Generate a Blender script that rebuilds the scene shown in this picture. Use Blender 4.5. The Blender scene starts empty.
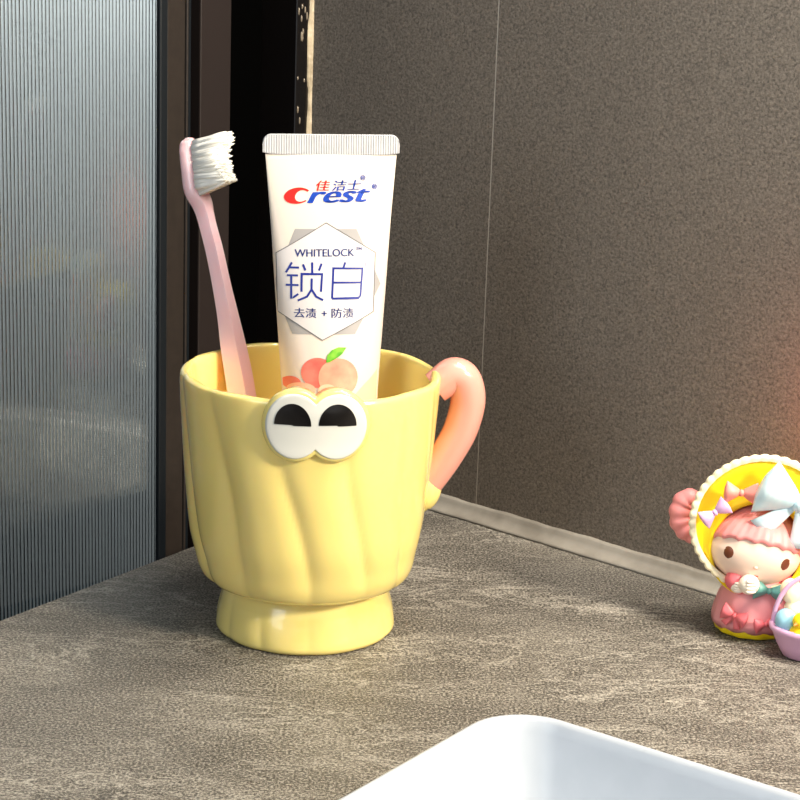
import bpy, bmesh, math, random
from mathutils import Vector, Matrix, Quaternion
from math import sin, cos, pi, radians, sqrt, atan2
random.seed(7)
SC = bpy.context.scene
COL = SC.collection

# ------------------------------------------------------------------ helpers
def srgb(r, g, b):
    def f(c):
        c /= 255.0
        return c / 12.92 if c <= 0.04045 else ((c + 0.055) / 1.055) ** 2.4
    return (f(r), f(g), f(b), 1.0)

def mat(name, col, rough=0.5, spec=0.5, coat=0.0, sss=0.0, sss_r=(0.004, 0.003, 0.002), trans=0.0, ior=1.5,
        noise=None, bump=None, metal=0.0, emit=None):
    m = bpy.data.materials.new(name); m.use_nodes = True
    nt = m.node_tree; b = nt.nodes['Principled BSDF']
    b.inputs['Base Color'].default_value = col
    b.inputs['Roughness'].default_value = rough
    b.inputs['Specular IOR Level'].default_value = spec
    b.inputs['Coat Weight'].default_value = coat
    b.inputs['Coat Roughness'].default_value = 0.05
    b.inputs['Metallic'].default_value = metal
    b.inputs['Transmission Weight'].default_value = trans
    b.inputs['IOR'].default_value = ior
    if sss:
        b.inputs['Subsurface Weight'].default_value = sss
        b.inputs['Subsurface Radius'].default_value = (1.0, sss_r[1] / sss_r[0], sss_r[2] / sss_r[0])
        b.inputs['Subsurface Scale'].default_value = sss_r[0]
    tc = nt.nodes.new('ShaderNodeTexCoord')
    if noise:                                   # (scale, colour2, amount)
        n = nt.nodes.new('ShaderNodeTexNoise'); n.inputs['Scale'].default_value = noise[0]
        n.inputs['Detail'].default_value = 4
        nt.links.new(tc.outputs['Object'], n.inputs['Vector'])
        r = nt.nodes.new('ShaderNodeMapRange'); r.inputs['From Min'].default_value = 0.35; r.inputs['From Max'].default_value = 0.65
        r.inputs['To Max'].default_value = noise[2]
        nt.links.new(n.outputs['Fac'], r.inputs['Value'])
        mx = nt.nodes.new('ShaderNodeMix'); mx.data_type = 'RGBA'
        mx.inputs['A'].default_value = col; mx.inputs['B'].default_value = noise[1]
        nt.links.new(r.outputs['Result'], mx.inputs['Factor'])
        nt.links.new(mx.outputs['Result'], b.inputs['Base Color'])
    if bump:                                    # (scale, strength, distance)
        n2 = nt.nodes.new('ShaderNodeTexNoise'); n2.inputs['Scale'].default_value = bump[0]
        nt.links.new(tc.outputs['Object'], n2.inputs['Vector'])
        bp = nt.nodes.new('ShaderNodeBump'); bp.inputs['Strength'].default_value = bump[1]; bp.inputs['Distance'].default_value = bump[2]
        nt.links.new(n2.outputs['Fac'], bp.inputs['Height'])
        nt.links.new(bp.outputs['Normal'], b.inputs['Normal'])
    return m

def wloc(o):
    v = Vector((0, 0, 0))
    while o is not None:
        v = v + o.location; o = o.parent
    return v

def thing(name, label, cat, loc, group=None):
    o = bpy.data.objects.new(name, None); COL.objects.link(o); o.location = loc
    o.empty_display_size = 0.01
    o['label'] = label; o['category'] = cat
    if group: o['group'] = group
    return o

def obj(name, bm, m, parent=None, smooth=True, label=None, kind=None, M=None, angle=None):
    """bm is in world coordinates (after M); the mesh is stored relative to its parent's base"""
    if M is not None: bm.transform(M)
    if parent is not None: bm.transform(Matrix.Translation(-wloc(parent)))
    me = bpy.data.meshes.new(name); bm.to_mesh(me); bm.free()
    o = bpy.data.objects.new(name, me); COL.objects.link(o)
    if parent is not None: o.parent = parent
    for mm in (m if isinstance(m, (list, tuple)) else [m]): me.materials.append(mm)
    if smooth:
        for p in me.polygons: p.use_smooth = True
        if angle is not None:
            me.set_sharp_from_angle(angle=radians(angle))
    if label: o['label'] = label
    if kind: o['kind'] = kind
    return o

def struct(name, bm, m, **k):
    return obj(name, bm, m, kind='structure', **k)

def prism(pts, z0, z1, bm=None):
    bm = bm or bmesh.new()
    n = len(pts)
    lo = [bm.verts.new((p[0], p[1], z0)) for p in pts]
    hi = [bm.verts.new((p[0], p[1], z1)) for p in pts]
    bm.faces.new(lo[::-1]); bm.faces.new(hi)
    for i in range(n): bm.faces.new((lo[i], lo[(i + 1) % n], hi[(i + 1) % n], hi[i]))
    bmesh.ops.recalc_face_normals(bm, faces=bm.faces)
    return bm

def bevel(bm, w, seg=3):
    bmesh.ops.bevel(bm, geom=bm.edges[:], offset=w, segments=seg, affect='EDGES', profile=0.5)
    return bm

def grid(rows, close_u=True, cap0=False, cap1=False, bm=None):
    """rows of points -> quad skin"""
    bm = bm or bmesh.new()
    V = [[bm.verts.new(p) for p in r] for r in rows]
    n = len(rows[0])
    for a, b in zip(V, V[1:]):
        for i in range(n if close_u else n - 1):
            j = (i + 1) % n
            bm.faces.new((a[i], a[j], b[j], b[i]))
    if cap0: bm.faces.new(V[0][::-1])
    if cap1: bm.faces.new(V[-1])
    bmesh.ops.recalc_face_normals(bm, faces=bm.faces)
    return bm

def cr(pts, n):
    """catmull-rom through tuples, n samples per span"""
    P = [Vector(p) for p in pts]
    P = [P[0] * 2 - P[1]] + P + [P[-1] * 2 - P[-2]]
    out = []
    for i in range(1, len(P) - 2):
        a, b, c, d = P[i - 1], P[i], P[i + 1], P[i + 2]
        for k in range(n):
            t = k / n
            out.append(0.5 * ((2 * b) + (c - a) * t + (2 * a - 5 * b + 4 * c - d) * t * t + (3 * b - a - 3 * c + d) * t ** 3))
    out.append(P[-2])
    return out

def lerp_tab(tab, x):
    if x <= tab[0][0]: return tab[0][1]
    for (a, b), (c, d) in zip(tab, tab[1:]):
        if x <= c:
            t = (x - a) / (c - a); t = t * t * (3 - 2 * t)
            return b + (d - b) * t
    return tab[-1][1]

def tube(pts, rad, n=20, cap=True, bm=None):
    """round sweep with rounded ends; pts list of Vectors, rad function of t or number"""
    rows = []
    N = len(pts)
    T0 = (pts[1] - pts[0]).normalized()
    ref = T0.orthogonal().normalized()
    prevT = T0
    R = rad if callable(rad) else (lambda t: rad)
    def ring(c, T, ref, r):
        B = T.cross(ref)
        return [c + (ref * cos(2 * pi * k / n) + B * sin(2 * pi * k / n)) * r for k in range(n)]
    for i in range(N):
        T = (pts[min(i + 1, N - 1)] - pts[max(i - 1, 0)]).normalized()
        ref = prevT.rotation_difference(T) @ ref; prevT = T
        r = R(i / (N - 1))
        if cap is True and i == 0:
            for a in (80, 60, 40, 20): rows.append(ring(pts[0] - T * r * sin(radians(a)), T, ref, r * cos(radians(a))))
        rows.append(ring(pts[i], T, ref, r))
        if cap and i == N - 1:
            for a in (20, 40, 60, 80): rows.append(ring(pts[i] + T * r * sin(radians(a)), T, ref, r * cos(radians(a))))
    return grid(rows, True, True, True, bm)

def ball(c, r, seg=24, rings=16, M=None, bm=None):
    bm2 = bm or bmesh.new()
    if isinstance(r, (int, float)): r = (r, r, r)
    mt = Matrix.Translation(c) @ (M or Matrix.Identity(4)) @ Matrix.Diagonal((r[0], r[1], r[2], 1))
    bmesh.ops.create_uvsphere(bm2, u_segments=seg, v_segments=rings, radius=1, matrix=mt)
    return bm2

# ------------------------------------------------------------------ camera
cam_d = bpy.data.cameras.new('camera'); cam = bpy.data.objects.new('camera', cam_d); COL.objects.link(cam)
SC.camera = cam
cam_d.sensor_width = 36; cam_d.lens = 1940 * 36 / 800; cam_d.clip_start = 0.01
PITCH, ROLL = radians(14.5), radians(2.0)
f = Vector((0, cos(PITCH), -sin(PITCH))); r = Vector((1, 0, 0)); u = r.cross(f)
r2 = r * cos(ROLL) + u * sin(ROLL); u2 = -r * sin(ROLL) + u * cos(ROLL)
Mc = Matrix((r2, u2, -f)).transposed().to_4x4()
CAMP = Vector((0.0330, -0.6905, 0.2675))
cam.matrix_world = Matrix.Translation(CAMP) @ Mc
cam_d.dof.use_dof = False

SC.view_settings.view_transform = 'Standard'; SC.view_settings.look = 'None'
SC.view_settings.gamma = 1; SC.view_settings.use_curve_mapping = False
SC.view_settings.exposure = 0.35
SC.cycles.max_bounces = 12; SC.cycles.diffuse_bounces = 10; SC.cycles.transmission_bounces = 8; SC.cycles.use_denoising = True
SC.cycles.caustics_refractive = False; SC.cycles.caustics_reflective = False
SC.cycles.sample_clamp_indirect = 6

# ------------------------------------------------------------------ room
K = Vector((0.0142, 0.1855, 0))            # corner of the counter against the tiled wall
DR = Vector((0.7506, -0.6607, 0)).normalized()   # along the tiled wall, to the right
NR = Vector((-0.6607, -0.7506, 0)).normalized()  # out of the tiled wall
DL = Vector((0.5552, 0.8317, 0)).normalized()    # along the counter's left edge
NL = Vector((0.8317, -0.5552, 0)).normalized()   # out of the glass door, into the room
W = Vector((-0.0121, 0.2086, 0))           # where the tiled wall ends at the door frame

def tile_material():
    m = bpy.data.materials.new('grey_tile'); m.use_nodes = True
    nt = m.node_tree; b = nt.nodes['Principled BSDF']
    tc = nt.nodes.new('ShaderNodeTexCoord')
    n = nt.nodes.new('ShaderNodeTexNoise'); n.inputs['Scale'].default_value = 900; n.inputs['Detail'].default_value = 3; n.inputs['Roughness'].default_value = 0.7
    n2 = nt.nodes.new('ShaderNodeTexNoise'); n2.inputs['Scale'].default_value = 14; n2.inputs['Detail'].default_value = 4
    nt.links.new(tc.outputs['Object'], n.inputs['Vector']); nt.links.new(tc.outputs['Object'], n2.inputs['Vector'])
    r = nt.nodes.new('ShaderNodeValToRGB')
    r.color_ramp.elements[0].position = 0.30; r.color_ramp.elements[0].color = srgb(80, 75, 70)
    r.color_ramp.elements[1].position = 0.72; r.color_ramp.elements[1].color = srgb(142, 133, 122)
    nt.links.new(n.outputs['Fac'], r.inputs['Fac'])
    mx = nt.nodes.new('ShaderNodeMix'); mx.data_type = 'RGBA'; mx.blend_type = 'MULTIPLY'
    mr = nt.nodes.new('ShaderNodeMapRange'); mr.inputs['To Min'].default_value = 0.88; mr.inputs['To Max'].default_value = 1.1
    nt.links.new(n2.outputs['Fac'], mr.inputs['Value'])
    mx.inputs['Factor'].default_value = 1
    nt.links.new(r.outputs['Color'], mx.inputs['A']); nt.links.new(mr.outputs['Result'], mx.inputs['B'])
    nt.links.new(mx.outputs['Result'], b.inputs['Base Color'])
    b.inputs['Roughness'].default_value = 0.48; b.inputs['Specular IOR Level'].default_value = 0.45
    bp = nt.nodes.new('ShaderNodeBump'); bp.inputs['Strength'].default_value = 0.35; bp.inputs['Distance'].default_value = 0.0006
    nt.links.new(n.outputs['Fac'], bp.inputs['Height']); nt.links.new(bp.outputs['Normal'], b.inputs['Normal'])
    return m

def stone_material():
    m = bpy.data.materials.new('slate_counter'); m.use_nodes = True
    nt = m.node_tree; b = nt.nodes['Principled BSDF']; L = nt.links.new
    tc = nt.nodes.new('ShaderNodeTexCoord')
    mp = nt.nodes.new('ShaderNodeMapping'); mp.inputs['Rotation'].default_value = (0, 0, radians(8)); mp.inputs['Scale'].default_value = (1, 2.6, 1)
    L(tc.outputs['Object'], mp.inputs['Vector'])
    def noise(scale, det, rough, vec, dist=0.0):
        n = nt.nodes.new('ShaderNodeTexNoise'); n.inputs['Scale'].default_value = scale; n.inputs['Detail'].default_value = det
        n.inputs['Roughness'].default_value = rough; n.inputs['Distortion'].default_value = dist
        L(vec, n.inputs['Vector']); return n.outputs['Fac']
    def rng(v, a, b_, c, d):
        q = nt.nodes.new('ShaderNodeMapRange'); q.inputs['From Min'].default_value = a; q.inputs['From Max'].default_value = b_
        q.inputs['To Min'].default_value = c; q.inputs['To Max'].default_value = d; L(v, q.inputs['Value']); return q.outputs['Result']
    def mth(op, a, b_=None):
        q = nt.nodes.new('ShaderNodeMath'); q.operation = op
        for k, x in enumerate((a, b_)):
            if x is None: continue
            if isinstance(x, (int, float)): q.inputs[k].default_value = x
            else: L(x, q.inputs[k])
        return q.outputs['Value']
    grain = noise(1050, 2, 0.8, tc.outputs['Object'])
    blot = noise(16, 4, 0.6, mp.outputs['Vector'], 0.6)
    # thin wispy veins: ridges of stretched noise
    v1 = noise(17, 7, 0.62, mp.outputs['Vector'], 1.2)
    vein = rng(mth('ABSOLUTE', mth('SUBTRACT', v1, 0.5)), 0.0, 0.022, 1.0, 0.0)
    v2 = noise(42, 6, 0.65, mp.outputs['Vector'], 1.0)
    vein2 = rng(mth('ABSOLUTE', mth('SUBTRACT', v2, 0.52)), 0.0, 0.03, 0.75, 0.0)
    mask = rng(noise(9, 3, 0.5, mp.outputs['Vector']), 0.38, 0.60, 0.0, 1.0)
    vv = mth('MULTIPLY', mth('MAXIMUM', vein, mth('MULTIPLY', vein2, 0.8)), mask)
    vv = mth('MULTIPLY', vv, rng(grain, 0.38, 0.55, 0.4, 1.0))
    base = nt.nodes.new('ShaderNodeValToRGB')
    e = base.color_ramp.elements
    e[0].position = 0.38; e[0].color = srgb(42, 40, 38)
    e[1].position = 0.61; e[1].color = srgb(160, 155, 145)
    k = e.new(0.50); k.color = srgb(90, 86, 80)
    L(mth('ADD', mth('MULTIPLY', grain, 0.86), mth('MULTIPLY', blot, 0.14)), base.inputs['Fac'])
    mx = nt.nodes.new('ShaderNodeMix'); mx.data_type = 'RGBA'; mx.inputs['B'].default_value = srgb(196, 191, 180)
    L(base.outputs['Color'], mx.inputs['A']); L(mth('MULTIPLY', vv, 0.8), mx.inputs['Factor'])
    L(mx.outputs['Result'], b.inputs['Base Color'])
    b.inputs['Roughness'].default_value = 0.5; b.inputs['Specular IOR Level'].default_value = 0.4
    bp = nt.nodes.new('ShaderNodeBump'); bp.inputs['Strength'].default_value = 0.5; bp.inputs['Distance'].default_value = 0.0007
    L(mth('ADD', grain, mth('MULTIPLY', vv, 0.4)), bp.inputs['Height']); L(bp.outputs['Normal'], b.inputs['Normal'])
    return m

M_tile = tile_material()
M_stone = stone_material()
M_grout = mat('pale_grout', srgb(190, 184, 174), 0.7)
M_silicone = mat('silicone_bead', srgb(150, 146, 138), 0.2, noise=(60, srgb(116, 111, 103), 0.7), bump=(150, 0.15, 0.0006))
M_strip = mat('tan_silicone', srgb(196, 182, 156), 0.35, noise=(120, srgb(150, 136, 112), 0.8), bump=(180, 0.6, 0.002))
M_frame = mat('brown_black_aluminium', srgb(36, 31, 28), 0.45, 0.3, noise=(300, srgb(44, 38, 34), 0.6))
M_jamb = mat('dark_brown_metal', srgb(29, 22, 21), 0.55, 0.3)
M_blue = mat('blue_black_rubber', srgb(15, 20, 25), 0.45, 0.3)
M_black = mat('void_black', srgb(3, 3, 3), 0.9, 0.0)
M_glue = mat('glossy_black_glue', srgb(14, 12, 12), 0.2)
M_floor = mat('dark_floor_tile', srgb(48, 56, 62), 0.5, noise=(8, srgb(40, 46, 52), 0.6))
M_far = mat('pale_bathroom_wall', srgb(206, 206, 202), 0.6, noise=(5, srgb(184, 186, 184), 0.6))
M_dark = mat('dark_shower_tile', srgb(58, 66, 72), 0.5)
M_low = mat('slate_blue_wall', srgb(116, 132, 138), 0.6)

def P2(v): return (v.x, v.y)
# tiled wall: two tiles wide strips of one wall, with a real joint between
wall = bmesh.new()
for s0, s1 in ((-0.0350, 0.07215), (0.07275, 0.75)):
    a = K + DR * s0; b_ = K + DR * s1
    bmw = prism([P2(a), P2(b_), P2(b_ - NR * 0.03), P2(a - NR * 0.03)], -0.85, 1.3)
    tmp = bpy.data.meshes.new('t'); bmw.to_mesh(tmp); bmw.free(); wall.from_mesh(tmp); bpy.data.meshes.remove(tmp)
struct('wall_right', wall, M_tile, smooth=False)
a = K + DR * 0.07215 - NR * 0.00012; b_ = K + DR * 0.07275 - NR * 0.00012
struct('trim_1', prism([P2(a), P2(b_), P2(b_ - NR * 0.02), P2(a - NR * 0.02)], -0.85, 1.3), M_grout, smooth=False)
# light silicone strip down the wall's free edge, slightly wavy
rows = []
for i in range(0, 161):
    z = -0.3 + i * 0.01 * 0.6
    wv = 0.0004 * sin(z * 130) + 0.0003 * sin(z * 310 + 1)
    fat = 0.0012 if 0.185 < z < 0.215 else 0
    w_ = 0.0044 + wv
    c0 = K + DR * (-0.0352) - NR * 0.001
    row = []
    for k in range(9):
        t = k / 8
        row.append(c0 - DR * (w_ * t) + NR * ((0.0026 + wv + fat * (1 if k == 3 else 0.3)) * sin(pi * (0.1 + 0.8 * t))) + Vector((0, 0, z)))
    row.append(c0 - DR * w_ - NR * 0.004 + Vector((0, 0, z))); row.append(c0 - NR * 0.004 + Vector((0, 0, z)))
    rows.append(row)
struct('trim_2', grid(rows, True, True, True), M_strip)

# counter
C0 = K + DR * 0.74; 
FRONT = 0.56
pts = [K, K - DL * FRONT, K - DL * FRONT + DR * 0.74, C0]
bm = prism([P2(p) for p in pts], -0.03, 0.0)
bmesh.ops.bevel(bm, geom=[e for e in bm.edges if all(v.co.z > -0.001 for v in e.verts)], offset=0.0008, segments=2, affect='EDGES')
ctr = obj('countertop', bm, M_stone, smooth=False)
ctr['label'] = 'dark grey stone-textured countertop in the corner under the mug'; ctr['category'] = 'countertop'
# cabinet that carries the counter (below the frame)
ins = 0.02
q = [K - DL * ins + DR * ins, K - DL * (FRONT - ins) + DR * ins, K - DL * (FRONT - ins) + DR * 0.72, K - DL * ins + DR * 0.72]
q = [Vector(p) + NR * 0.0 for p in q]
cab = thing('vanity_cabinet', 'dark vanity cabinet underneath the grey countertop', 'cabinet', (q[0] + q[2]) / 2 + Vector((0, 0, -0.85)))
obj('body', prism([P2(p) for p in q], -0.85, -0.0301), mat('dark_laminate', srgb(40, 38, 38), 0.5), cab, smooth=False)
# silicone bead between counter and wall (concave fillet)
rows = []
ns = 260
for i in range(ns + 1):
    s = 0.0 + 0.73 * i / ns
    wob = 0.00018 * sin(s * 150) + 0.00012 * sin(s * 410 + 2)
    h = 0.0068 + wob; d = 0.0072 + wob
    c = K + DR * s
    row = [c + Vector((0, 0, 0.0001))]
    for k in range(8):
        t = k / 7
        ang = pi / 2 * t
        dd = d * (1 - 0.85 * sin(ang)) if k < 7 else 0.0002
        hh = h * (1 - 0.85 * cos(ang)) if k > 0 else 0.0002
        row.append(c + NR * max(dd, 0.0002) + Vector((0, 0, hh)))
    rows.append(row)
struct('trim_3', grid(rows, True, True, True), M_silicone)

# door frame, pane
def strip(name, s0, s1, f0, f1, m, z0=-0.85, z1=1.3, bev=0.0006, parent=None, st=True):
    p = [W + DL * s0 + NL * f0, W + DL * s1 + NL * f0, W + DL * s1 + NL * f1, W + DL * s0 + NL * f1]
    bm = prism([P2(v) for v in p], z0, z1)
    if bev: bevel(bm, bev, 2)
    return obj(name, bm, m, parent, smooth=False, kind='structure' if st else None)
strip('trim_4', -0.0102, -0.0004, -0.03, -0.002, M_glue)
strip('trim_5', -0.0584, -0.0102, -0.03, -0.022, M_black)  # flat black panel; the void's darkness is put into its colour
strip('trim_6', -0.0790, -0.0584, -0.012, -0.001, M_jamb)
strip('trim_7', -0.0850, -0.0790, -0.012, -0.006, M_blue)
strip('trim_8', -0.0880, -0.0850, -0.012, -0.003, M_blue)
door = bpy.data.objects.new('door_1', None); COL.objects.link(door); door.location = W + DL * -0.5 + Vector((0, 0, -0.85)); door['kind'] = 'structure'
strip('stile', -0.1018, -0.0882, -0.009, 0.000, M_frame, parent=door, st=False)
strip('stile_ridge', -0.0905, -0.0893, -0.002, 0.0012, M_frame, parent=door, st=False, bev=0.0004)
strip('gasket', -0.1066, -0.1018, -0.0018, 0.0006, M_blue, parent=door, st=False)
strip('far_stile', -0.96, -0.93, -0.03, 0.000, M_frame, parent=door, st=False)
strip('rail', -0.93, -0.1034, -0.03, 0.000, M_frame, z0=-0.85, z1=-0.80, parent=door, st=False)
# dried glue drips on the black strip
bm = bmesh.new()
for i in range(26):
    z = random.uniform(0.13, 0.26); s = random.uniform(-0.0095, -0.003)
    ball(W + DL * s + NL * -0.002 + Vector((0, 0, z)), (0.0005, 0.0005, random.uniform(0.0008, 0.0022)), 8, 6, bm=bm)
struct('trim_9', bm, mat('dried_glue', srgb(120, 110, 96), 0.2))

# fluted glass: flat towards the room, ribbed on the far side
bm = bmesh.new()
pitch = 0.0020; n = int((0.93 - 0.0960) / pitch); sub = 6
prof = []
for i in range(n * sub + 1):
    s = -0.0960 - i * pitch / sub
    ph = (i % sub) / sub
    prof.append((s, -0.0065 - 0.00085 * sin(pi * ph)))
top = []
for z in (-0.80, 1.3):
    fr = bm.verts.new(W + DL * prof[0][0] + NL * -0.0025 + Vector((0, 0, z)))
    fr2 = bm.verts.new(W + DL * prof[-1][0] + NL * -0.0025 + Vector((0, 0, z)))
    bk = [bm.verts.new(W + DL * s + NL * f_ + Vector((0, 0, z))) for s, f_ in prof]
    top.append([fr] + bk + [fr2])
lo, hi = top
N_ = len(lo)
for i in range(N_): bm.faces.new((lo[i], lo[(i + 1) % N_], hi[(i + 1) % N_], hi[i]))
bm.faces.new(lo[::-1]); bm.faces.new(hi)
bmesh.ops.recalc_face_normals(bm, faces=bm.faces)
M_glass = mat('fluted_glass', srgb(212, 222, 224), 0.03, 0.6, trans=1.0, ior=1.5)
obj('pane', bm, M_glass, door, smooth=False, label='fluted grey-blue glass pane')

# shower room behind the glass
far0 = W - NL * 1.0
def quadwall(name, a, b_, t, z0, z1, m):
    return struct(name, prism([P2(a), P2(b_), P2(b_ + t), P2(a + t)], z0, z1), m, smooth=False)
quadwall('wall_left', far0 - DL * 1.6, far0 + DL * 1.2, -NL * 0.05, -0.45, 1.3, M_far)
quadwall('trim_10', far0 - DL * 1.6, far0 + DL * 1.2, -NL * 0.05, -0.85, -0.45, M_low)
wb = prism([P2(p) for p in (W - NL * 0.052 + DL * 0.0, W - NL * 0.052 + DL * 1.0, far0 + DL * 1.0, far0 + DL * 1.04, W - NL * 0.02 + DL * 1.04, W - NL * 0.02 + DL * 0.0)], -0.85, 1.3)
struct('wall_back', wb, M_dark, smooth=False)
quadwall('wall_front', W - NL * 0.052 - DL * 1.1, far0 - DL * 1.1, DL * 0.04, -0.85, 1.3, M_far)
pts = [Vector((-2.2, -1.8, 0)), Vector((1.9, -1.8, 0)), Vector((1.9, 2.0, 0)), Vector((-2.2, 2.0, 0))]
struct('floor', prism([P2(p) for p in pts], -0.9, -0.85), M_floor, smooth=False)

# ------------------------------------------------------------------ mug
mug = thing('mug', 'pale yellow ceramic mug with two cartoon eyes and a pink curled handle', 'mug', (0, 0, 0))
M_mug = mat('yellow_glaze', srgb(238, 219, 134), 0.2, 0.5, coat=0.6, sss=0.25, sss_r=(0.004, 0.003, 0.001), bump=(60, 0.05, 0.002))
M_pink = mat('pink_glaze', srgb(228, 156, 142), 0.2, 0.5, coat=0.6, sss=0.1)
M_white = mat('white_glaze', srgb(218, 219, 212), 0.22, 0.5, coat=0.4)
M_pupil = mat('black_glaze', srgb(16, 14, 14), 0.18, 0.5)
prof = cr([(0.0, 0.0030), (0.018, 0.0028), (0.0262, 0.0022), (0.0290, 0.0004), (0.0315, 0.0000), (0.0333, 0.0012), (0.0336, 0.0035),
           (0.0328, 0.0085), (0.0313, 0.0140), (0.0303, 0.0178), (0.0312, 0.0197), (0.0345, 0.0205), (0.0378, 0.0222), (0.0399, 0.0262), (0.0411, 0.0325),
           (0.0428, 0.0410), (0.0441, 0.0540), (0.0453, 0.0670), (0.0465, 0.0820), (0.0473, 0.0930), (0.0474, 0.0975),
           (0.0466, 0.0988), (0.0454, 0.0990), (0.0444, 0.0980), (0.0438, 0.0940), (0.0428, 0.0820), (0.0415, 0.0660), (0.0400, 0.0500), (0.0380, 0.0350),
           (0.0350, 0.0270), (0.0300, 0.0230), (0.0200, 0.0217), (0.0, 0.0215)], 5)
NS = 216
rows = []
imax = 22 * 5
for i, p in enumerate(prof):
    R0_, z = max(p.x, 0.00002), p.y
    outer = i <= imax
    if outer:
        A = lerp_tab([(0.0, 0.0002), (0.004, 0.0003), (0.0185, 0.0001), (0.024, 0.0006), (0.036, 0.0011), (0.06, 0.0010), (0.085, 0.0006), (0.0985, 0.0003)], z)
        if i < 4 * 5: A *= i / 20
    else:
        A = 0.0005 * min(1, max(0, (z - 0.03) / 0.06))
    row = []
    for k in range(NS):
        th = 2 * pi * k / NS
        tw = 0.10 * sin((z - 0.05) / 0.05 * 1.5) + 1.5 * z
        ph = 12 * (th + tw) + 0.5 * sin(th * 2 + 1) + 0.5 * sin(z * 75 + th * 3)
        wv = 1 - 2 * (1 - abs(sin(ph / 2))) ** 1.6 if outer else cos(ph)
        amp = A * (0.80 + 0.40 * cos(th + 2.6))
        R = R0_ + amp * wv * (1 if R0_ > 0.02 else 0)
        zz = z
        if z > 0.085: zz = z + 0.00022 * sin(9 * th + 1.0) * (z - 0.085) / 0.014
        if z < 0.012 and outer: zz = max(0.0, z + (0.0005 * sin(5 * th) if z > 0.003 else 0))
        row.append(Vector((R * cos(th), R * sin(th), zz)))
    rows.append(row)
obj('mug_body', grid(rows, True, True, True), M_mug, mug)

def bilobe(phi, hw, hh, c):
    """radius of the union of two ellipses at +-c"""
    best = 0
    dx, dz = cos(phi), sin(phi)
    for s in (-1, 1):
        # |(t*dx - s c)/hw|^2 + |t dz/hh|^2 = 1
        A = (dx / hw) ** 2 + (dz / hh) ** 2; B = -2 * s * c * dx / hw ** 2; Cc = (c / hw) ** 2 - 1
        D = B * B - 4 * A * Cc
        if D >= 0: best = max(best, (-B + sqrt(D)) / (2 * A))
    return best
def mug_front(x, z):
    Rz = lerp_tab([(0.06, 0.0447), (0.082, 0.0465), (0.0975, 0.0476), (0.11, 0.0480)], z)
    return -sqrt(max(Rz * Rz - x * x, 1e-6))
EYE = (0.0042, 0.0910)
def pad(rho, cx, cz, base, H, edge=0.3, back=-0.003, nphi=120, nr=14, dome=0.0):
    """a raised plate following the mug's front; base/H are offsets outwards"""
    rows = []
    def P(x, z, off):
        y = mug_front(x, z); v = Vector((x, y, 0)).normalized()
        return Vector((x, y, z)) + v * off
    seq = [(0.96, back)] + [(1.0, base)]
    for k in range(1, 7):
        a = pi / 2 * k / 6
        seq.append((1 - edge * (1 - cos(a)), base + (H - base) * sin(a)))
    for k in range(1, nr): 
        t = 1 - k / nr
        seq.append(((1 - edge) * t, H + dome * (1 - t * t)))
    for t, off in seq:
        rows.append([P(cx + rho(2 * pi * k / nphi) * t * cos(2 * pi * k / nphi), cz + rho(2 * pi * k / nphi) * t * sin(2 * pi * k / nphi), off) for k in range(nphi)])
    return grid(rows, True, True, True)
obj('eye_plate', pad(lambda p: bilobe(p, 0.0113, 0.0133, 0.0070), *EYE, 0.0005, 0.0026, 0.12, back=-0.0045), M_mug, mug, label='yellow two-lobed rim behind the eyes')
eyes = obj('eye_white', pad(lambda p: bilobe(p, 0.0097, 0.0119, 0.0070), *EYE, 0.0020, 0.0031, 0.07, dome=0.0), M_white, mug, label='white two-lobed eye relief')
for sx in (-1, 1):
    rows = []
    cxp = EYE[0] - 0.0002 + sx * 0.0072; zb = 0.0916
    def HP(x, z):
        y = mug_front(x, z); v = Vector((x, y, 0)).normalized()
        return Vector((x, y, z)) + v * 0.0033
    for j in range(9):
        t = j / 8
        rows.append([HP(cxp + 0.0060 * t * cos(pi * k / 24), zb + 0.0078 * t * sin(pi * k / 24) - 0.00015 * cos(pi * k / 24)) for k in range(25)])
    bm = grid(rows, False)
    obj('pupil', bm, M_pupil, eyes)

# handle
hp = cr([(0.0464, 0.0, 0.0922), (0.0487, 0.0, 0.0940), (0.0530, 0.0, 0.0972), (0.0572, 0.0, 0.0950), (0.0590, 0.0, 0.0870), (0.0568, 0.0, 0.0765),
         (0.0525, 0.0, 0.0675), (0.0480, 0.0, 0.0600), (0.0440, 0.0, 0.0540)], 8)
Rz = Matrix.Rotation(radians(9), 4, 'Z')
hrad = lambda t: 0.0061 + 0.0007 * sin(pi * t) - 0.0004 * t
obj('handle', tube([Rz @ v for v in hp], hrad, 28, cap='end'), M_pink, mug)
rows_c = [Rz @ v for v in cr([(0.0412, 0, 0.0490), (0.0428, 0, 0.0510), (0.0440, 0, 0.0545), (0.0450, 0, 0.0575)], 6)]
obj('handle_knob', tube(rows_c, lambda t: 0.0048 + 0.0019 * sin(pi * (0.15 + 0.7 * t)), 24), M_mug, mug, label='yellow knob where the handle ends')

# ------------------------------------------------------------------ toothpaste tube
TB = Vector((0.0083, 0.003, 0.0238))
HT = 0.1612
HC_ = HT - 0.0009             # top of the crimp
Zc = HT - 0.0082                 # bottom of the crimp
WT = [(0.0, 0.0160), (0.018, 0.0165), (0.035, 0.0172), (0.066, 0.0180), (0.10, 0.0204), (0.13, 0.0224), (Zc, 0.0243)]
def lin(tab, x):
    if x <= tab[0][0]: return tab[0][1]
    for (a, b), (c, d) in zip(tab, tab[1:]):
        if x <= c: return b + (d - b) * (x - a) / (c - a)
    return tab[-1][1]
TT = [(0.0, 0.0160), (0.018, 0.0165), (0.035, 0.0160), (0.066, 0.0130), (0.10, 0.0088), (0.13, 0.0042), (0.145, 0.0019), (Zc, 0.0009)]
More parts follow.
